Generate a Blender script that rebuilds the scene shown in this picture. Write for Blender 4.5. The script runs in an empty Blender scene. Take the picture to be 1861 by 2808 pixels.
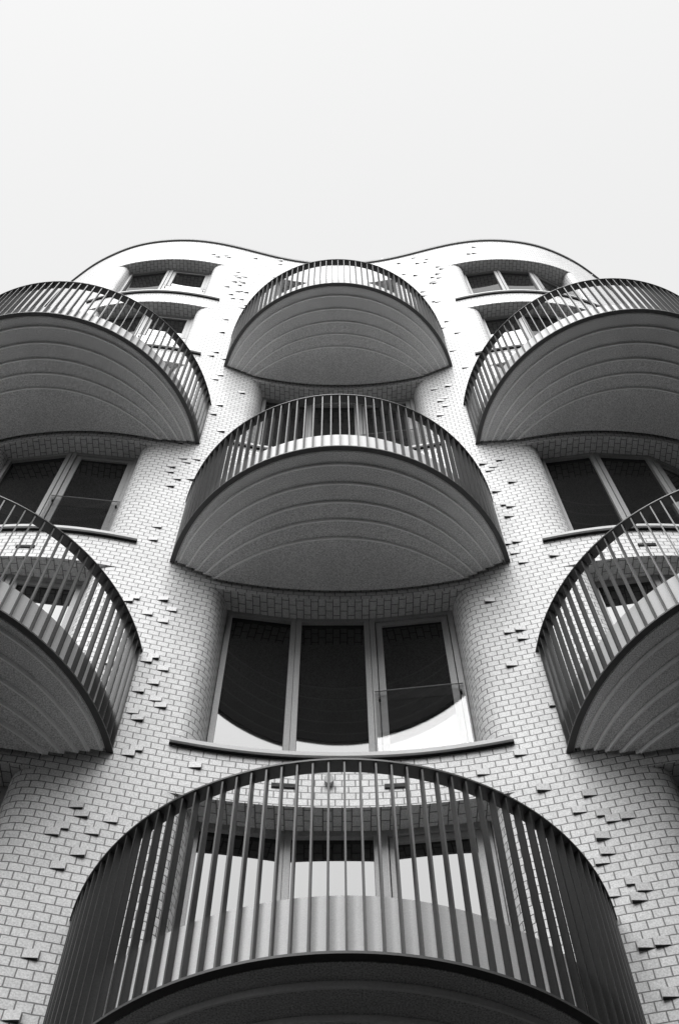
import bpy, math, random
from mathutils import Matrix, Vector

# ------------------------------------------------------------------ camera, world, sun, exposure
S = 1.08            # metres per working unit (working unit: one storey = 3)
ZC = 1.5            # eye height in working units
sc = bpy.context.scene
col = sc.collection
cd = bpy.data.cameras.new('camera'); cam = bpy.data.objects.new('camera', cd); col.objects.link(cam)
cr = Vector((0.99998990, -0.00134425, -0.00433496)); cu = Vector((0.00073597, -0.89446270, 0.44714197)); cf = Vector((0.00447853, 0.44714054, 0.89445250))
M = Matrix((cr, cu, -cf)).transposed().to_4x4()
M.translation = Vector((-0.05507*S, 0, ZC*S))
cam.matrix_world = M
cd.sensor_fit = 'VERTICAL'; cd.sensor_height = 36; cd.lens = 3000/2808*36
cd.clip_start = 0.05; cd.clip_end = 3000
sc.camera = cam

SUN_EL, SUN_AZ = 44, -10        # azimuth measured from straight behind the camera, negative = from the left
w = bpy.data.worlds.new('World'); sc.world = w; w.use_nodes = True
nt = w.node_tree
sky = nt.nodes.new('ShaderNodeTexSky'); sky.sky_type = 'NISHITA'; sky.sun_disc = False
sky.sun_elevation = math.radians(SUN_EL); sky.sun_rotation = math.radians(180 - SUN_AZ)
sky.air_density = 1.0; sky.dust_density = 7.0; sky.ozone_density = 1.0
bw = nt.nodes.new('ShaderNodeRGBToBW')          # black and white film: the sky reads without hue
bg = nt.nodes['Background']; bg.inputs['Strength'].default_value = 0.119
pw = nt.nodes.new('ShaderNodeMath'); pw.operation = 'POWER'; pw.inputs[1].default_value = .15     # thin overcast evens the sky out
ml = nt.nodes.new('ShaderNodeMath'); ml.operation = 'MULTIPLY'; ml.inputs[1].default_value = 2.15
nt.links.new(sky.outputs[0], bw.inputs[0]); nt.links.new(bw.outputs[0], pw.inputs[0])
nt.links.new(pw.outputs[0], ml.inputs[0]); nt.links.new(ml.outputs[0], bg.inputs[0])
sd = bpy.data.lights.new('sun', 'SUN'); sd.energy = 1.5; sd.angle = math.radians(60); sd.color = (1, 1, 1)
sun = bpy.data.objects.new('sun', sd); col.objects.link(sun)
a = math.radians(SUN_AZ); e = math.radians(SUN_EL)
sdir = Vector((math.sin(a)*math.cos(e), -math.cos(a)*math.cos(e), math.sin(e)))
sun.rotation_euler = sdir.to_track_quat('Z', 'Y').to_euler()
sc.view_settings.view_transform = 'Standard'; sc.view_settings.look = 'None'
sc.view_settings.exposure = 1.66; sc.view_settings.gamma = 1

# ------------------------------------------------------------------ helpers
def tag(o, label=None, cat=None, group=None, kind=None):
    if label: o['label'] = label
    if cat: o['category'] = cat
    if group: o['group'] = group
    if kind: o['kind'] = kind
    return o

def offset_(L, d):
    out = []
    for i, p in enumerate(L):
        a_ = L[max(0, i-1)]; b_ = L[min(len(L)-1, i+1)]
        tx, ty = b_[0]-a_[0], b_[1]-a_[1]; q = math.hypot(tx, ty)
        out.append((p[0]+ty/q*d, p[1]-tx/q*d))
    return out
class MB:
    """collects faces in working units; build() links ONE mesh object"""
    def __init__(self): self.v = []; self.f = []; self.uv = []; self.sm = []; self.mi = []
    def face(self, pts, uvs=None, smooth=False, mi=0):
        i = len(self.v); self.v += [tuple(p) for p in pts]
        self.f.append(tuple(range(i, i+len(pts))))
        self.uv.append(uvs or [(p[0], p[1]+p[2]) for p in pts]); self.sm.append(smooth); self.mi.append(mi)
    def grid(self, rows, uvs=None, smooth=True, mi=0):
        """rows: list of lists of points; shares vertices"""
        i = len(self.v); n = len(rows[0])
        for r in rows: self.v += [tuple(p) for p in r]
        for a in range(len(rows)-1):
            for b in range(n-1):
                q = (i+a*n+b, i+a*n+b+1, i+(a+1)*n+b+1, i+(a+1)*n+b)
                self.f.append(q)
                if uvs: self.uv.append([uvs[a][b], uvs[a][b+1], uvs[a+1][b+1], uvs[a+1][b]])
                else: self.uv.append([(0, 0)]*4)
                self.sm.append(smooth); self.mi.append(mi)
    def box(self, o, ax, ay, az, mi=0):
        """o centre, ax, ay, az full edge vectors"""
        o, ax, ay, az = Vector(o), Vector(ax)/2, Vector(ay)/2, Vector(az)/2
        P = {}
        for i in (-1, 1):
            for j in (-1, 1):
                for k in (-1, 1): P[i, j, k] = o+i*ax+j*ay+k*az
        for q in (((-1,-1,-1),(-1,1,-1),(1,1,-1),(1,-1,-1)), ((-1,-1,1),(1,-1,1),(1,1,1),(-1,1,1)),
                  ((-1,-1,-1),(1,-1,-1),(1,-1,1),(-1,-1,1)), ((-1,1,-1),(-1,1,1),(1,1,1),(1,1,-1)),
                  ((-1,-1,-1),(-1,-1,1),(-1,1,1),(-1,1,-1)), ((1,-1,-1),(1,1,-1),(1,1,1),(1,-1,1))):
            self.face([P[k] for k in q], mi=mi)
    def prism(self, poly, z0, z1, side_mi=0):
        n = len(poly)
        self.face([(p[0], p[1], z1) for p in poly]); self.face([(p[0], p[1], z0) for p in reversed(poly)])
        rows = [[(p[0], p[1], z0) for p in poly+[poly[0]]], [(p[0], p[1], z1) for p in poly+[poly[0]]]]
        for b in range(n):
            self.face([rows[0][b], rows[0][b+1], rows[1][b+1], rows[1][b]], mi=side_mi)
    def band(self, outer, inner, z0, z1, mi=0):
        """open curved bar between two polylines"""
        A = lambda L, z: [(p[0], p[1], z) for p in L]
        self.grid([A(outer, z0), A(outer, z1)], mi=mi); self.grid([A(inner, z1), A(inner, z0)], mi=mi)
        self.grid([A(outer, z1), A(inner, z1)], mi=mi); self.grid([A(inner, z0), A(outer, z0)], mi=mi)
        for k in (0, -1):
            self.face([(*outer[k][:2], z0), (*inner[k][:2], z0), (*inner[k][:2], z1), (*outer[k][:2], z1)])
    def build(self, name, mat, parent=None, origin=(0, 0, 0)):
        me = bpy.data.meshes.new(name)
        o0 = Vector(origin)
        me.from_pydata([((x-o0.x)*S, (y-o0.y)*S, (z+ZC-o0.z)*S) for x, y, z in self.v], [], self.f)
        ul = me.uv_layers.new(name='UVMap')
        k = 0
        for u in self.uv:
            for c in u: ul.data[k].uv = (c[0]*S, c[1]*S); k += 1
        me.polygons.foreach_set('use_smooth', self.sm)
        me.polygons.foreach_set('material_index', self.mi)
        for m in (mat if isinstance(mat, (list, tuple)) else [mat]): me.materials.append(m)
        me.update()
        o = bpy.data.objects.new(name, me); col.objects.link(o)
        o.location = o0*S
        if parent: o.parent = parent
        return o

# ------------------------------------------------------------------ materials (black and white film: greys only)
def g(v): return (v, v, v, 1)
def base_mat(name, v, rough=0.7, spec=0.4, speck=0.12, scale=260, metallic=0.0, bump=0.0, big=0.06):
    m = bpy.data.materials.new(name); m.use_nodes = True
    n, l = m.node_tree.nodes, m.node_tree.links
    b = n['Principled BSDF']; b.inputs['Roughness'].default_value = rough
    b.inputs['Specular IOR Level'].default_value = spec; b.inputs['Metallic'].default_value = metallic
    tc = n.new('ShaderNodeTexCoord')
    no = n.new('ShaderNodeTexNoise'); no.inputs['Scale'].default_value = scale; no.inputs['Detail'].default_value = 4
    n2 = n.new('ShaderNodeTexNoise'); n2.inputs['Scale'].default_value = 2.3; n2.inputs['Detail'].default_value = 5
    l.new(tc.outputs['Object'], no.inputs['Vector']); l.new(tc.outputs['Object'], n2.inputs['Vector'])
    mr = n.new('ShaderNodeMapRange'); mr.inputs[1].default_value = .3; mr.inputs[2].default_value = .7
    mr.inputs[3].default_value = v*(1-speck); mr.inputs[4].default_value = min(1, v*(1+speck))
    l.new(no.outputs['Fac'], mr.inputs[0])
    m2 = n.new('ShaderNodeMapRange'); m2.inputs[1].default_value = .3; m2.inputs[2].default_value = .7
    m2.inputs[3].default_value = 1-big; m2.inputs[4].default_value = 1+big
    l.new(n2.outputs['Fac'], m2.inputs[0])
    mu = n.new('ShaderNodeMath'); mu.operation = 'MULTIPLY'; l.new(mr.outputs[0], mu.inputs[0]); l.new(m2.outputs[0], mu.inputs[1])
    l.new(mu.outputs[0], b.inputs['Base Color'])
    if bump:
        bp = n.new('ShaderNodeBump'); bp.inputs['Strength'].default_value = bump; bp.inputs['Distance'].default_value = .004
        l.new(no.outputs['Fac'], bp.inputs['Height']); l.new(bp.outputs[0], b.inputs['Normal'])
    return m

BW_, RH = 0.1035, 0.0726        # brick pitch, course height (working units)
def brick_mat(name, c1, c2, mortar):
    m = bpy.data.materials.new(name); m.use_nodes = True
    n, l = m.node_tree.nodes, m.node_tree.links
    b = n['Principled BSDF']; b.inputs['Roughness'].default_value = .42; b.inputs['Specular IOR Level'].default_value = .35
    tc = n.new('ShaderNodeTexCoord')
    wob = n.new('ShaderNodeTexNoise'); wob.inputs['Scale'].default_value = 9
    l.new(tc.outputs['UV'], wob.inputs['Vector'])
    sub = n.new('ShaderNodeVectorMath'); sub.operation = 'SUBTRACT'; l.new(wob.outputs['Color'], sub.inputs[0]); sub.inputs[1].default_value = (.5, .5, .5)
    scl = n.new('ShaderNodeVectorMath'); scl.operation = 'SCALE'; l.new(sub.outputs[0], scl.inputs[0]); scl.inputs['Scale'].default_value = .007
    add = n.new('ShaderNodeVectorMath'); l.new(tc.outputs['UV'], add.inputs[0]); l.new(scl.outputs[0], add.inputs[1])
    br = n.new('ShaderNodeTexBrick'); br.offset = .5; br.offset_frequency = 2
    br.inputs['Scale'].default_value = 1; br.inputs['Brick Width'].default_value = BW_*S; br.inputs['Row Height'].default_value = RH*S
    br.inputs['Mortar Size'].default_value = .0058; br.inputs['Mortar Smooth'].default_value = .5; br.inputs['Bias'].default_value = .1
    br.inputs['Color1'].default_value = g(c1); br.inputs['Color2'].default_value = g(c2); br.inputs['Mortar'].default_value = g(mortar)
    l.new(add.outputs[0], br.inputs['Vector'])
    no = n.new('ShaderNodeTexNoise'); no.inputs['Scale'].default_value = 80; no.inputs['Detail'].default_value = 3
    n2 = n.new('ShaderNodeTexNoise'); n2.inputs['Scale'].default_value = 1.7; n2.inputs['Detail'].default_value = 6
    l.new(tc.outputs['Object'], no.inputs['Vector']); l.new(tc.outputs['Object'], n2.inputs['Vector'])
    m1 = n.new('ShaderNodeMapRange'); m1.inputs[1].default_value = .3; m1.inputs[2].default_value = .7; m1.inputs[3].default_value = .76; m1.inputs[4].default_value = 1.17
    l.new(no.outputs['Fac'], m1.inputs[0])
    m2 = n.new('ShaderNodeMapRange'); m2.inputs[1].default_value = .3; m2.inputs[2].default_value = .7; m2.inputs[3].default_value = .92; m2.inputs[4].default_value = 1.05
    l.new(n2.outputs['Fac'], m2.inputs[0])
    mu = n.new('ShaderNodeMath'); mu.operation = 'MULTIPLY'; l.new(m1.outputs[0], mu.inputs[0]); l.new(m2.outputs[0], mu.inputs[1])
    mx = n.new('ShaderNodeVectorMath'); mx.operation = 'SCALE'; l.new(br.outputs['Color'], mx.inputs[0]); l.new(mu.outputs[0], mx.inputs['Scale'])
    l.new(mx.outputs[0], b.inputs['Base Color'])
    inv = n.new('ShaderNodeMath'); inv.operation = 'SUBTRACT'; inv.inputs[0].default_value = 1; l.new(br.outputs['Fac'], inv.inputs[1])
    h = n.new('ShaderNodeMath'); h.operation = 'MULTIPLY_ADD'; l.new(no.outputs['Fac'], h.inputs[0]); h.inputs[1].default_value = .25; l.new(inv.outputs[0], h.inputs[2])
    bp = n.new('ShaderNodeBump'); bp.inputs['Strength'].default_value = .8; bp.inputs['Distance'].default_value = .006
    l.new(h.outputs[0], bp.inputs['Height']); l.new(bp.outputs[0], b.inputs['Normal'])
    return m

M_brick = brick_mat('white_brick', .69, .62, .17)
M_dbrick = brick_mat('dark_brick', .06, .045, .05)
M_steplit = base_mat('step_edge_painted_light', .88, .6, .4, .08, 75)  # light on the balcony step edges, put into a paler colour
M_undershade = base_mat('brick_underside_shade', .07, .9, .1, .2, 200)  # shade under the projecting bricks, put into a dark colour
M_conc = base_mat('soffit_concrete', .64, .8, .3, .42, 95, bump=.3)
M_dark = base_mat('dark_metal', .07, .5, .4, .15, 200)
M_fin = base_mat('painted_metal', .03, .4, .4, .25, 110)
M_panel = base_mat('pale_sheet_metal', .74, .5, .4, .10, 160)
M_sill = base_mat('sill_metal', .50, .5, .4, .12, 200)
M_frame = base_mat('window_frame_paint', .30, .5, .4, .22, 110)
M_cop = base_mat('coping_metal', .12, .5, .4, .1, 200)
M_black = base_mat('vent_dark_sill_shade', .02, .7, .2, .1, 200)  # vents, clamps and the painted shade line under the sills
M_ground = base_mat('paving', .06, .9, .2, .2, 12, bump=.3, big=.2)
M_darkpatch = base_mat('added_dark_ground_patch', .02, .9, .2, .2, 30, bump=.3, big=.2)
M_roof = base_mat('roof_gravel', .3, .9, .2, .2, 40)
def glass_mat(name, r, base):
    m = bpy.data.materials.new(name); m.use_nodes = True
    n, l = m.node_tree.nodes, m.node_tree.links
    b = n['Principled BSDF']; b.inputs['Base Color'].default_value = g(base); b.inputs['Roughness'].default_value = .03
    b.inputs['IOR'].default_value = r
    no = n.new('ShaderNodeTexNoise'); no.inputs['Scale'].default_value = 1.3
    tc = n.new('ShaderNodeTexCoord'); l.new(tc.outputs['Object'], no.inputs['Vector'])
    bp = n.new('ShaderNodeBump'); bp.inputs['Strength'].default_value = .05; bp.inputs['Distance'].default_value = .01
    l.new(no.outputs['Fac'], bp.inputs['Height']); l.new(bp.outputs[0], b.inputs['Normal'])
    return m
M_glass = glass_mat('window_glass', 1.75, .006)
M_guard = bpy.data.materials.new('guard_glass'); M_guard.use_nodes = True
n_, l_ = M_guard.node_tree.nodes, M_guard.node_tree.links
tr_ = n_.new('ShaderNodeBsdfTransparent'); tr_.inputs[0].default_value = g(.9)
gl_ = n_.new('ShaderNodeBsdfGlossy'); gl_.inputs['Roughness'].default_value = .02
mx_ = n_.new('ShaderNodeMixShader'); mx_.inputs[0].default_value = .08
l_.new(tr_.outputs[0], mx_.inputs[1]); l_.new(gl_.outputs[0], mx_.inputs[2]); l_.new(mx_.outputs[0], n_['Material Output'].inputs[0])

# ------------------------------------------------------------------ the plan of the wavy facade
KX = [0, .6, 1.2, 1.8, 2.4, 3.0, 3.6, 4.2, 4.65, 5.1, 5.55]
KY = [5.633, 5.602, 5.502, 5.352, 5.213, 5.141, 5.157, 5.265, 5.43, 5.66, 5.97]
def make_spline(kx, ky):
    K = [-k for k in kx[:0:-1]]+kx; V = ky[:0:-1]+ky; n = len(K)
    h = [K[i+1]-K[i] for i in range(n-1)]
    a = [0]*n; b = [1]*n; c = [0]*n; d = [0]*n
    for i in range(1, n-1):
        a[i] = h[i-1]; b[i] = 2*(h[i-1]+h[i]); c[i] = h[i]
        d[i] = 6*((V[i+1]-V[i])/h[i]-(V[i]-V[i-1])/h[i-1])
    for i in range(1, n):
        w_ = a[i]/b[i-1]; b[i] -= w_*c[i-1]; d[i] -= w_*d[i-1]
    m = [0]*n; m[-1] = d[-1]/b[-1]
    for i in range(n-2, -1, -1): m[i] = (d[i]-c[i]*m[i+1])/b[i]
    def f(x):
        if x <= K[0]: i = 0
        elif x >= K[-1]: i = n-2
        else:
            i = 0
            while K[i+1] < x: i += 1
        if x < K[0] or x > K[-1]:      # straight continuation
            s = 1 if x > 0 else -1; xe = K[-1]; e_ = 1e-3
            return f(s*xe)+(abs(x)-xe)*(f(s*xe)-f(s*(xe-e_)))/e_
        A = (K[i+1]-x)/h[i]; B = (x-K[i])/h[i]
        return A*V[i]+B*V[i+1]+((A**3-A)*m[i]+(B**3-B)*m[i+1])*h[i]**2/6
    return f
wy = make_spline(KX, KY)
def wn(x):          # outward normal of the wall
    d = (wy(x+1e-3)-wy(x-1e-3))/2e-3; q = math.hypot(1, d)
    return (d/q, -1/q)
ZR, Z1, SILL, ZL = 22.915, 3.6335, .222, -.3075
DECK = .16
# arc length table for |x| <= 5.55
AX = [i*.01 for i in range(0, 566)]; AL = [0]
for i in range(1, len(AX)): AL.append(AL[-1]+math.hypot(.01, wy(AX[i])-wy(AX[i-1])))
def arclen(x):
    s = 1 if x >= 0 else -1; t = min(abs(x)/.01, len(AX)-1.001); i = int(t)
    return s*(AL[i]+(AL[i+1]-AL[i])*(t-i))
def x_at(u):
    s = 1 if u >= 0 else -1; u = abs(u); i = 0
    while i < len(AL)-2 and AL[i+1] < u: i += 1
    return s*(AX[i]+(u-AL[i])/(AL[i+1]-AL[i])*.01)

# niches: (x0, x1, window corner points from left to right)
N_C = (-1.31, 1.31, [(-1.122, 5.787), (-.437, 5.887), (.29, 5.888), (1.118, 5.790)])
N_R = (2.12, 4.62, [(2.46, 5.465), (3.11, 5.375), (3.80, 5.415), (4.42, 5.70)])
N_L = (-4.36, -2.12, [(-4.05, 5.46), (-3.25, 5.365), (-2.445, 5.455)])
def bez(p0, p1, p2, n=14):
    return [((1-t)**2*p0[0]+2*t*(1-t)*p1[0]+t*t*p2[0], (1-t)**2*p0[1]+2*t*(1-t)*p1[1]+t*t*p2[1]) for t in [i/n for i in range(n+1)]]
def jamb(N, side):
    x0, x1, P = N
    xe, pe = (x0, P[0]) if side < 0 else (x1, P[-1])
    d = (wy(xe+1e-3)-wy(xe-1e-3))/2e-3
    xm = pe[0]
    return bez((xe, wy(xe)), (xm, wy(xe)+d*(xm-xe)), pe)
def back_path(N):
    L = jamb(N, -1); R_ = jamb(N, 1)
    return L+N[2][1:-1]+R_[::-1]
def y_on(path, x):
    for a_, b_ in zip(path[:-1], path[1:]):
        if a_[0] <= x <= b_[0]:
            t = 0 if b_[0] == a_[0] else (x-a_[0])/(b_[0]-a_[0])
            return a_[1]+t*(b_[1]-a_[1])
    return path[-1][1]

BALC = {'C': (0, 2, 4), 'S': (1, 3)}
def z_open(k, col_): return (Z1+3*k+(DECK if k in BALC[col_] else SILL), Z1+3*(k+1)+ZL)

# ------------------------------------------------------------------ ground (structure)
mb = MB(); G = -ZC
mb.face([(-400, -400, G), (400, -400, G), (400, 400, G), (-400, 400, G)])
ground = mb.build('ground', M_ground); tag(ground, kind='structure')
mb = MB(); n = 64
mb.face([(13*math.cos(2*math.pi*i/n), 1+11*math.sin(2*math.pi*i/n), G+.004) for i in range(n)])
darkpatch = mb.build('added_dark_ground', M_darkpatch); tag(darkpatch, kind='structure')  # unseen dark patch added to dim the lower balcony undersides

# added unseen wings behind and beside the camera, shaped to shade the lower storeys
def wing(x0, x1, y0, y1, h, face):
    nb = bpy.data.objects.new('added_shade_building', None); col.objects.link(nb); nb.location = ((x0+x1)/2*S, (y0+y1)/2*S, 0)
    c0 = ((x0+x1)/2, (y0+y1)/2, 0)
    mb = MB(); mb.box((c0[0], c0[1], G+h/2), (x1-x0, 0, 0), (0, y1-y0, 0), (0, 0, h))
    o = mb.build('wall', M_dbrick, nb, c0); o.location = (0, 0, 0)
    fx, fy = face
    Ln = (y1-y0) if fx else (x1-x0)
    n = int(Ln/3)
    for k in range(int(h/3)):
        for i in range(n):
            q = -Ln/2+(i+.5)*Ln/n; z = G+1.1+3*k+.8
            cx_ = c0[0]+(fx*(x1-x0)/2 if fx else q); cy_ = c0[1]+(fy*(y1-y0)/2 if fy else q)
            nn = Vector((fx, fy, 0)); t = Vector((fy, fx, 0))
            m_ = MB()
            for a_ in (-.65, 0, .65): m_.box((cx_+t.x*a_, cy_+t.y*a_, z), t*.07, nn*.12, (0, 0, 1.7))
            for a_ in (-.85, .85): m_.box((cx_, cy_, z+a_), t*1.4, nn*.12, (0, 0, .07))
            f_ = m_.build('window', M_frame, nb, c0); f_.location = (0, 0, 0)
            m_ = MB(); m_.box((cx_, cy_, z), t*1.3, nn*.06, (0, 0, 1.7))
            p_ = m_.build('pane', M_glass, f_, c0); p_.location = (0, 0, 0)
    return nb
tag(wing(-7, 19, -17, -9, 18, (0, 1)), 'added unseen dark brick building behind the viewer, shades the lower storeys', 'building')
tag(wing(-20, -13, -8.5, 12, 8, (1, 0)), 'added unseen low dark brick block left of the viewer, shapes the side light', 'building')
tag(wing(12, 20, -8.5, 12, 16, (-1, 0)), 'added unseen dark brick block right of the viewer, holds back side light', 'building')

# ------------------------------------------------------------------ the building
bld = bpy.data.objects.new('apartment_building', None); col.objects.link(bld); bld.location = (0, 6*S, 0)
tag(bld, 'tall white brick apartment block with a wavy facade, recessed windows and staggered round balconies', 'building')
def adopt(o, parent):
    o.parent = parent; o.matrix_parent_inverse = Matrix.Translation(-Vector(parent_loc(parent)))
    return o
def parent_loc(p):
    v = Vector(p.location)
    return v if p.parent is None else v
def part(mb, name, mat, parent=None, origin=None):
    """origin in working units (absolute); parented to the building or to a part"""
    org = Vector(origin) if origin else Vector((0, 6, 0))
    o = mb.build(name, mat, None, org)
    p = parent or bld
    pw = p['_w'] if '_w' in p.keys() else list(p.location)
    o['_w'] = list(o.location)
    o.parent = p; o.location = Vector(o['_w'])-Vector(pw)
    return o

# wall sheet
xs = set(round(-5.55+.05*i, 3) for i in range(223))
for N in (N_C, N_R, N_L): xs |= {N[0], N[1]}
xs = sorted(xs)
xs = [x for i, x in enumerate(xs)]
zs = {-ZC, ZR}
niches = []
for k in range(6):
    for N, c_ in ((N_C, 'C'), (N_R, 'S'), (N_L, 'S')):
        a_, b_ = z_open(k, c_); niches.append((N, k, c_, a_, b_)); zs |= {a_, b_}
zs = sorted(zs)
wall = MB()
vi = {}
def wv(x, z):
    if (x, z) not in vi:
        vi[x, z] = len(wall.v); wall.v.append((x, wy(x), z))
    return vi[x, z]
for xa, xb in zip(xs[:-1], xs[1:]):
    ua, ub = arclen(xa), arclen(xb)
    for za, zb in zip(zs[:-1], zs[1:]):
        xm, zm = (xa+xb)/2, (za+zb)/2
        if any(N[0] < xm < N[1] and a_ < zm < b_ for N, k, c_, a_, b_ in niches): continue
        wall.f.append((wv(xa, za), wv(xb, za), wv(xb, zb), wv(xa, zb)))
        wall.uv.append([(ua, za+ZC), (ub, za+ZC), (ub, zb+ZC), (ua, zb+ZC)]); wall.sm.append(True); wall.mi.append(0)
# building ends curve back and close behind
for s in (-1, 1):
    P = [(5.55, wy(5.55)), (5.9, 6.24), (6.3, 6.63), (6.8, 7.2), (7.15, 7.9), (7.3, 8.8), (7.3, 14), (7.3, 18)]
    P = [(s*x, y) for x, y in P]; u = arclen(5.55); U_ = [u]
    for a_, b_ in zip(P[:-1], P[1:]): u += math.dist(a_, b_); U_.append(u)
    rows = [[(x, y, -ZC) for x, y in P], [(x, y, ZR) for x, y in P]]
    uv = [[(s*u, 0) for u in U_], [(s*u, ZR+ZC) for u in U_]]
    if s < 0: rows = [r[::-1] for r in rows]; uv = [r[::-1] for r in uv]
    wall.grid(rows, uv)
wall.face([(7.3, 18, -ZC), (-7.3, 18, -ZC), (-7.3, 18, ZR), (7.3, 18, ZR)], [(0, 0), (14.6, 0), (14.6, ZR+ZC), (0, ZR+ZC)])
# niche jambs, soffits, floors
for N, k, c_, za, zb in niches:
    for side in (-1, 1):
        J = jamb(N, side); u = arclen(J[0][0]); U_ = [u]
        for a_, b_ in zip(J[:-1], J[1:]): u += -side*math.dist(a_, b_); U_.append(u)
        rows = [[(x, y, za) for x, y in J], [(x, y, zb) for x, y in J]]
        uv = [[(q, za+ZC) for q in U_], [(q, zb+ZC) for q in U_]]
        if side > 0: rows = [r[::-1] for r in rows]; uv = [r[::-1] for r in uv]
        wall.grid(rows, uv)
    bp_ = back_path(N)
    xx = sorted(set([N[0]+(N[1]-N[0])*i/60 for i in range(61)]+[p[0] for p in bp_]))
    F_ = [(x, wy(x)) for x in xx]; B_ = [(x, y_on(bp_, x)) for x in xx]
    for z, fl in ((zb, 0), (za, 1)):
        rows = [[(x, y, z) for x, y in F_], [(x, y+.09*0, z) for x, y in B_]]
        uv = [[(0.02, arclen(x)) for x in xx], [(.02+(B_[i][1]-F_[i][1]), arclen(x)) for i, x in enumerate(xx)]]
        if not fl: rows = rows[::-1]; uv = uv[::-1]
        wall.grid(rows, uv, smooth=False)
# single bricks that stand proud of the face at one end
BR = [(-2.491, 22.004), (-2.231, 21.993), (-1.655, 22.43), (-1.214, 22.437), (-1.943, 21.069), (-1.894, 20.704), (-1.828, 20.369), (-1.903, 20.297), (-1.793, 20.169), (-1.821, 19.763), (-1.895, 19.472), (-1.748, 19.321), (-1.648, 18.994), (-1.709, 18.8), (-1.91, 17.902), (-1.866, 17.21), (-1.896, 15.924), (-1.869, 16.152), (-1.74, 15.992), (-1.722, 15.264), (-1.764, 15.045), (-1.375, 15.24), (-1.413, 14.713), (-1.314, 14.825), (-1.611, 14.046), (-1.696, 13.721), (-1.535, 13.215), (-1.754, 12.207), (2.785, 22.4), (2.603, 21.935), (2.769, 21.881), (1.803, 22.18), (2.021, 21.425), (1.37, 21.494), (1.955, 20.895), (2.02, 21.169), (1.86, 20.741), (1.798, 20.48), (1.849, 20.352), (1.749, 20.371), (1.563, 21.211), (1.616, 19.667), (1.694, 19.161), (1.84, 17.837), (1.776, 17.523), (1.965, 17.13), (1.8, 16.311), (1.908, 15.463), (1.597, 14.846), (1.354, 14.885), (1.498, 14.433), (1.385, 14.341), (1.501, 14.136), (1.36, 13.864), (1.922, 12.008), (1.835, 11.93), (1.746, 12.033), (1.59, 22.6), (4.908, 22.847), (5.349, 22.781), (-1.946, 11.788), (-1.998, 11.711), (-1.954, 11.655), (-1.891, 11.555), (-1.937, 11.341), (-1.963, 10.262), (-1.908, 10.034), (-1.676, 8.908), (-1.575, 8.749), (-1.625, 8.529), (-1.905, 8.83), (-1.964, 8.767), (-1.678, 7.973), (-1.63, 7.595), (-1.636, 7.455), (-1.58, 7.376), (-1.439, 7.303), (-1.649, 7.151), (-1.588, 7.085), (1.938, 11.394), (1.748, 11.247), (1.912, 10.788), (1.869, 10.571), (1.782, 9.814), (1.823, 9.581), (2.113, 9.85), (2.421, 9.872), (2.178, 9.607), (1.355, 9.143), (1.44, 8.993), (1.559, 8.403), (1.654, 8.392), (1.632, 8.248), (1.364, 8.24), (1.472, 7.926), (-1.629, 6.715), (-1.682, 6.646), (-1.106, 6.654), (-1.22, 6.323), (-1.521, 5.874), (-1.886, 4.682), (-1.87, 4.246), (-1.852, 5.97), (-1.925, 5.819), (-1.752, 5.802), (-1.998, 5.728), (-1.805, 5.578), (-1.897, 5.42), (-1.79, 5.938), (1.371, 6.747), (1.08, 6.591), (1.257, 6.349), (1.462, 6.301), (1.833, 6.146), (1.652, 5.995), (1.87, 5.931), (1.845, 5.851), (1.935, 5.858), (1.832, 5.563), (1.701, 5.481), (1.918, 5.274), (1.973, 5.196), (1.776, 5.189), (1.916, 5.127), (1.733, 5.119), (1.97, 4.753), (1.908, 4.385), (-1.652, 22.415), (-2.226, 22.028), (-1.147, 22.679), (-1.896, 20.741), (-1.815, 20.822), (-1.862, 20.489), (-1.811, 19.825), (-2.013, 19.906), (-1.873, 19.228), (-1.311, 20.984), (1.005, 23.0), (1.31, 22.396), (1.573, 21.192), (1.365, 21.465), (1.761, 20.367), (1.63, 19.951), (1.744, 19.118), (1.749, 21.988)]
seen = set()
rnd = random.Random(4)
def proud(x, z):
    row = int(math.floor((z+ZC)/RH)); off = BW_/2 if row % 2 == 0 else 0
    nb = math.floor((arclen(x)+off)/BW_)
    if (row, nb) in seen: return
    seen.add((row, nb))
    u0 = nb*BW_-off+.004; u1 = u0+BW_-.008; z0 = row*RH-ZC+.003; z1 = z0+RH-.006
    cen = (u0+u1)/2
    for N, k, c_, a_, b_ in niches:
        if N[0]-.05 < x_at(cen) < N[1]+.05 and a_-.08 < z0 < b_+.08: return
    d = rnd.uniform(.018, .031); e0, e1 = (d, .004) if cen > 0 else (.004, d)
    Q = []
    for u, e_ in ((u0, e0), (u1, e1)):
        x_ = x_at(u); n_ = wn(x_); y_ = wy(x_)
        Q.append(((x_-n_[0]*.01, y_-n_[1]*.01), (x_+n_[0]*e_, y_+n_[1]*e_)))
    (b0, f0), (b1, f1) = Q
    V = lambda p, z: (p[0], p[1], z)
    zz = (z0+z1)/2+ZC; uu = (u0+u1)/2
    fu = [(u0+.004, z0+ZC+.002), (u1-.004, z0+ZC+.002), (u1-.004, z1+ZC-.002), (u0+.004, z1+ZC-.002)]
    cu_ = [(uu-.02, zz-.01), (uu+.02, zz-.01), (uu+.02, zz+.01), (uu-.02, zz+.01)]
    wall.face([V(f0, z0), V(f1, z0), V(f1, z1), V(f0, z1)], fu)
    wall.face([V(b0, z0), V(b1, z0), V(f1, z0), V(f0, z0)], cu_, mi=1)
    wall.face([V(f0, z1), V(f1, z1), V(b1, z1), V(b0, z1)], cu_)
    wall.face([V(b0, z0), V(f0, z0), V(f0, z1), V(b0, z1)], cu_)
    wall.face([V(f1, z0), V(b1, z0), V(b1, z1), V(f1, z1)], cu_)
for x, z in BR: proud(x, z)
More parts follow.
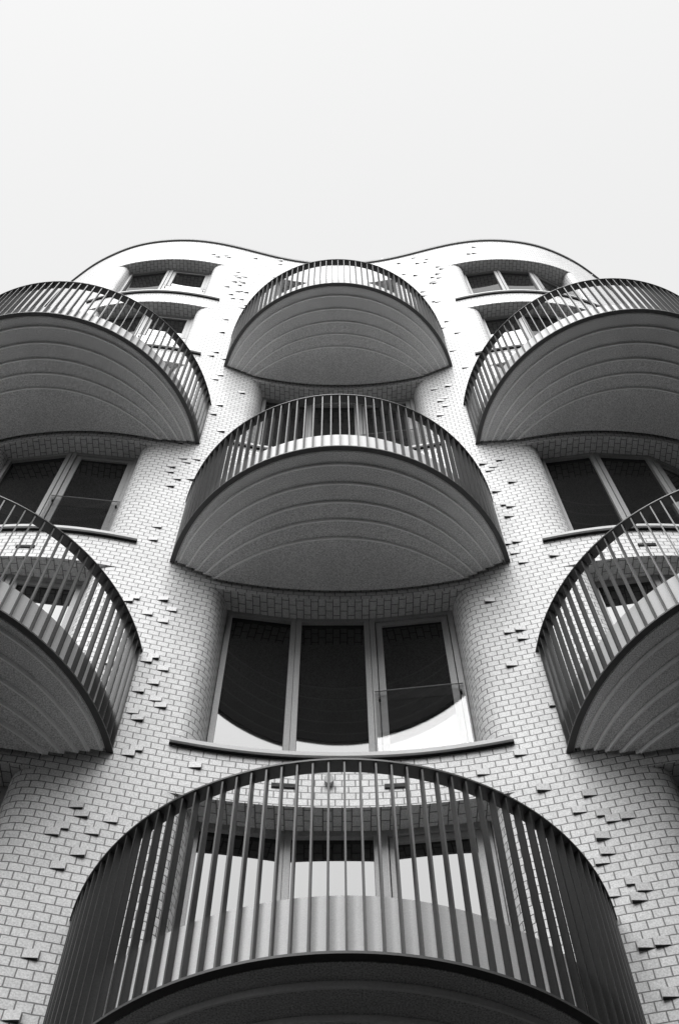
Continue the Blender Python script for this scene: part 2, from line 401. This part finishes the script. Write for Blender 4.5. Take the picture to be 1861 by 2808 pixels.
for i in range(10):            # looser scatter of them round the piers
    s_ = rnd.choice((-1, 1)); proud(s_*rnd.gauss(1.83, .09), rnd.uniform(4.3, 13))
for x, z in BR[::9]: proud(x+rnd.choice((-.12, .12)), z+rnd.choice((-.15, .08)))
part(wall, 'brick_wall', [M_brick, M_undershade])

# added dark band, unseen below the frame, cuts bounce onto the lowest balcony
mb = MB(); gl = [(x, wy(x)) for x in xs]
mb.band(offset_(gl, .05), offset_(gl, -.02), -ZC+.002, 3.05); part(mb, 'added_dark_base', M_dark)
# roof sheet and coping
edge = [(x, wy(x)) for x in xs]
tail = [(5.9, 6.24), (6.3, 6.63), (6.8, 7.2), (7.15, 7.9), (7.3, 8.8), (7.3, 18)]
full = [(-x, y) for x, y in tail[::-1]]+edge+tail
def offset(L, d):
    out = []
    for i, p in enumerate(L):
        a_ = L[max(0, i-1)]; b_ = L[min(len(L)-1, i+1)]
        tx, ty = b_[0]-a_[0], b_[1]-a_[1]; q = math.hypot(tx, ty)
        out.append((p[0]+ty/q*d, p[1]-tx/q*d))
    return out
mb = MB(); mb.prism([p for p in offset(full, -.1)], ZR-.35, ZR-.3); part(mb, 'roof', M_roof)
mb = MB(); mb.band(offset(full, .035), offset(full, -.28), ZR-.055, ZR+.03); part(mb, 'roof_coping', M_cop)

# sills
for N, k, c_, za, zb in niches:
    if k in BALC[c_]: continue
    xa, xb = N[0]-.045, N[1]+.045
    bp_ = back_path(N)
    L = [xa+(xb-xa)*i/50 for i in range(51)]
    F_ = [(x+wn(x)[0]*.05, wy(x)+wn(x)[1]*.05) for x in L]
    mb = MB()
    Bk = []
    for x in L:
        xc = min(max(x, N[0]), N[1])
        Bk.append((x, (y_on(bp_, xc) if N[0] < x < N[1] else wy(x))+.004))
    mb.band(F_, Bk, za+.010, za+.054)
    Ff = [(x+wn(x)[0]*.026, wy(x)+wn(x)[1]*.026) for x in L]; Wf = [(x, wy(x)+.002) for x in L]
    mb.grid([[(p[0], p[1], za+.007) for p in Ff], [(p[0], p[1], za+.007) for p in Wf]], mi=1)    # black strip paints the shade line under the sill
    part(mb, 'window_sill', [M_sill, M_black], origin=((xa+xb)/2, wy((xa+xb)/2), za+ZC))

# windows
def window(N, k, c_, za, zb):
    P = N[2]
    zb_ = zb-.003; za_ = za+(.06 if k not in BALC[c_] else .004)
    mid = ((P[0][0]+P[-1][0])/2, (P[0][1]+P[-1][1])/2, za_+ZC)
    fr = MB(); T = .055; D = .07
    H = zb_-za_; panes = []; sash = None
    for i, (a_, b_) in enumerate(zip(P[:-1], P[1:])):
        t = Vector((b_[0]-a_[0], b_[1]-a_[1], 0)); Ln = t.length; t /= Ln; nn = Vector((t.y, -t.x, 0)); up = Vector((0, 0, 1))
        A_ = Vector((a_[0], a_[1], za_)); g_ = .004
        def bar(u0, u1, v0, v1, d0, d1, target):
            o = A_+t*(u0+u1)/2+up*(v0+v1)/2+nn*(d0+d1)/2
            target.box(o, t*(u1-u0), nn*(d1-d0), up*(v1-v0))
        bar(g_, T, 0, H, -D+.03, .03, fr); bar(Ln-T, Ln-g_, 0, H, -D+.03, .03, fr)
        bar(T, Ln-T, H-T, H, -D+.03, .028, fr); bar(T, Ln-T, 0, T, -D+.03, .028, fr)
        e_ = T
        if i == len(P)-2:
            sash = MB(); q = T+.008; w_ = .06; e_ = q+w_
            bar(q, q+w_, q, H-q, -.04, .012, sash); bar(Ln-q-w_, Ln-q, q, H-q, -.04, .012, sash)
            bar(q+w_, Ln-q-w_, H-q-w_, H-q, -.04, .010, sash); bar(q+w_, Ln-q-w_, q, q+w_, -.04, .010, sash)
            gd = MB(); bar(.02, Ln-.02, .05, 1.15, .045, .053, gd)
            cl = [(.06, 1.03), (Ln-.05, 1.03)]
            cm = []
            for cu2, cv in cl:
                m_ = MB(); bar(cu2-.009, cu2+.009, cv-.014, cv+.014, .03, .062, m_); cm.append(m_)
            rl = MB(); bar(.02, Ln-.02, 1.15, 1.1535, .044, .054, rl)
        pn = MB(); bar(e_-.004, Ln-e_+.004, e_-.004, H-e_+.004, -.03, -.012, pn); panes.append(pn)
    w_o = part(fr, 'window', M_frame, origin=mid)
    for pn in panes: part(pn, 'pane', M_glass, w_o, mid)
    part(sash, 'sash', M_frame, w_o, mid)
    if k not in BALC[c_]:
        part(gd, 'guard_glass', M_guard, w_o, mid); part(rl, 'guard_rail', M_frame, w_o, mid)
        for m_ in cm: part(m_, 'clamp', M_black, w_o, mid)
for q in niches: window(*q)

# balconies
def circ(c, R_, t): return (c[0]+R_*math.sin(t), c[1]-R_*math.cos(t))
def wall_hit(c, R_, sgn, mirror):
    """angle where the circle meets the wall on one side"""
    lo, hi = .6, 2.2
    f_ = lambda t: (lambda p: p[1]-wy(p[0]))(circ(c, R_, sgn*t))
    for _ in range(50):
        m_ = (lo+hi)/2
        if f_(m_) < 0: lo = m_
        else: hi = m_
    return sgn*lo
def arc(c, R_, t0, t1, n): return [circ(c, R_, t0+(t1-t0)*i/n) for i in range(n+1)]
def circle_through(cx, xe, ya):
    ye = wy(xe); dx = xe-cx; dy = ye-ya; R_ = (dx*dx+dy*dy)/(2*dy)
    return (cx, ya+R_), R_
HR = 1.386
fin_mesh = {}
def balcony(kind, side, k, label):
    z0 = Z1+3*k
    if kind == 'C':
        c, R_ = circle_through(0, 1.7138, 4.106)
        tiers = [circle_through(0, 1.631, 4.29), circle_through(0, 1.543, 4.475), circle_through(0, 1.451, 4.655),
                 circle_through(0, 1.366, 4.83), circle_through(0, 1.276, 5.01)]
    else:
        s = side; cx = 3.54 if s > 0 else 3.60
        cy, R_ = (5.465, 1.835) if s > 0 else (5.54, 1.87)
        c = (s*cx, cy)
        tiers = [((s*3.55, 5.60), 1.76), ((s*3.55, 5.73), 1.70), ((s*3.56, 5.915), 1.70), ((s*3.57, 6.09), 1.704), ((s*3.58, 6.31), 1.754)]
    def ends(c_, r_):
        return wall_hit(c_, r_, -1, 0), wall_hit(c_, r_, 1, 0)
    def slab_poly(c_, r_, gap):
        t0, t1 = ends(c_, r_)
        A_ = arc(c_, r_, t0, t1, 64)
        xa, xb = A_[0][0], A_[-1][0]
        W_ = [(xb+(xa-xb)*i/40, wy(xb+(xa-xb)*i/40)+gap) for i in range(41)]
        return [(x, min(y, wy(x)+gap)) for x, y in A_]+W_[1:-1] if gap < 0 else A_+W_[1:-1]
    GAP = -.032
    mb = MB()
    mb.prism(slab_poly(c, R_-.062, .0), z0+.09, z0+DECK-.01)
    mb.prism(slab_poly(c, R_-.062, GAP), z0, z0+.09)
    for i, (c_, r_) in enumerate(tiers):
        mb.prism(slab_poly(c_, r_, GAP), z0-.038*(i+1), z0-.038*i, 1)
        ta, tb = ends(c_, r_); ta += .03; tb -= .03       # added pale strip paints the light caught along each step's lip
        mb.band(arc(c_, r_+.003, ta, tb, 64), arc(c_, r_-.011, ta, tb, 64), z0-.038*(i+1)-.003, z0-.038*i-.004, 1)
    org = (c[0], c[1]-R_*.5, z0+ZC)
    b = part(mb, 'balcony', [M_conc, M_steplit], origin=org); b['label'] = label
    t0, t1 = ends(c, R_)
    A_ = lambda r_, n=96: arc(c, r_, t0, t1, n)
    m_ = MB(); m_.band(A_(R_), A_(R_-.052), z0-.004, z0+.012); part(m_, 'floor_edge', M_dark, b, org)
    m_ = MB(); m_.band(A_(R_-.053), A_(R_-.059), z0+.004, z0+.40); part(m_, 'kick_plate', M_panel, b, org)
    m_ = MB(); m_.band(A_(R_+.008), A_(R_-.085), z0+HR-.014, z0+HR); part(m_, 'handrail', M_fin, b, org)
    # balusters: flat fins standing radially
    h0, h1 = z0+.012, z0+HR-.014
    if 'f' not in fin_mesh:
        m_ = MB(); m_.box((0, -.024, (h1-h0)/2-ZC), (.011, 0, 0), (0, .048, 0), (0, 0, h1-h0))
        me = m_.build('baluster', M_fin); fin_mesh['f'] = me.data; bpy.data.objects.remove(me)
    step = .0908/R_
    L = []
    nn = int((min(abs(t0), abs(t1))-.02)/step)
    t = 0.0
    while t > t0+.012: L.append(t); t -= step
    t = step
    while t < t1-.012: L.append(t); t += step
    for t in L:
        p = circ(c, R_-.048, t)
        o = bpy.data.objects.new('baluster', fin_mesh['f']); col.objects.link(o)
        wloc = Vector((p[0], p[1], h0+ZC))*S
        o.parent = b; o.location = wloc-Vector(b['_w']); o.rotation_euler = (0, 0, t)
    return b
balcony('C', 0, 0, 'lowest middle balcony, seen largest from below at the bottom of the photo')
balcony('C', 0, 2, 'middle balcony above the three pane window')
balcony('C', 0, 4, 'topmost middle balcony just under the roof line')
for s, nm_ in ((-1, 'left'), (1, 'right')):
    balcony('S', s, 1, 'lower %s balcony cut by the edge of the photo' % nm_)
    balcony('S', s, 3, 'upper %s balcony reaching up to the roof line' % nm_)

# vents and lamp on the spandrels
def vent(x0, x1, z):
    m_ = MB(); xm = (x0+x1)/2; n_ = wn(xm)
    t = Vector((-n_[1], n_[0], 0)); nn = Vector((n_[0], n_[1], 0)); o = Vector((xm, wy(xm), z))
    m_.box(o+nn*.004, t*(x1-x0), nn*.014, (0, 0, .048))
    v = part(m_, 'wall_vent', M_black, origin=(xm, wy(xm), z+ZC))
    m2_ = MB()
    for i in range(3): m2_.box(o+nn*.013+Vector((0, 0, -.013+.013*i)), t*(x1-x0-.006), nn*.003, (0, 0, .003))
    part(m2_, 'louvre', M_cop, v, (xm, wy(xm), z+ZC))
vent(-.54, -.355, 6.545); vent(.325, .50, 6.545)
vent(-3.195, -3.01, 9.515); vent(2.95, 3.126, 9.545); vent(-3.9, -3.72, 9.515); vent(3.64, 3.82, 9.545)
m_ = MB(); P = [(math.cos(i*math.pi/10)*.036, math.sin(i*math.pi/10)*.05) for i in range(20)]
y0 = wy(-.1); ox, oz = -.10, 6.60
m_.face([(ox+a_, y0-.045, oz+b_) for a_, b_ in P])
for i in range(20):
    a_, b_ = P[i], P[(i+1) % 20]
    m_.face([(ox+a_[0], y0-.045, oz+a_[1]), (ox+b_[0], y0-.045, oz+b_[1]), (ox+b_[0], y0+.005, oz+b_[1]), (ox+a_[0], y0+.005, oz+a_[1])])
part(m_, 'wall_lamp', M_frame, origin=(ox, y0, oz+ZC))
for o in bpy.data.objects:
    if '_w' in o.keys(): del o['_w']
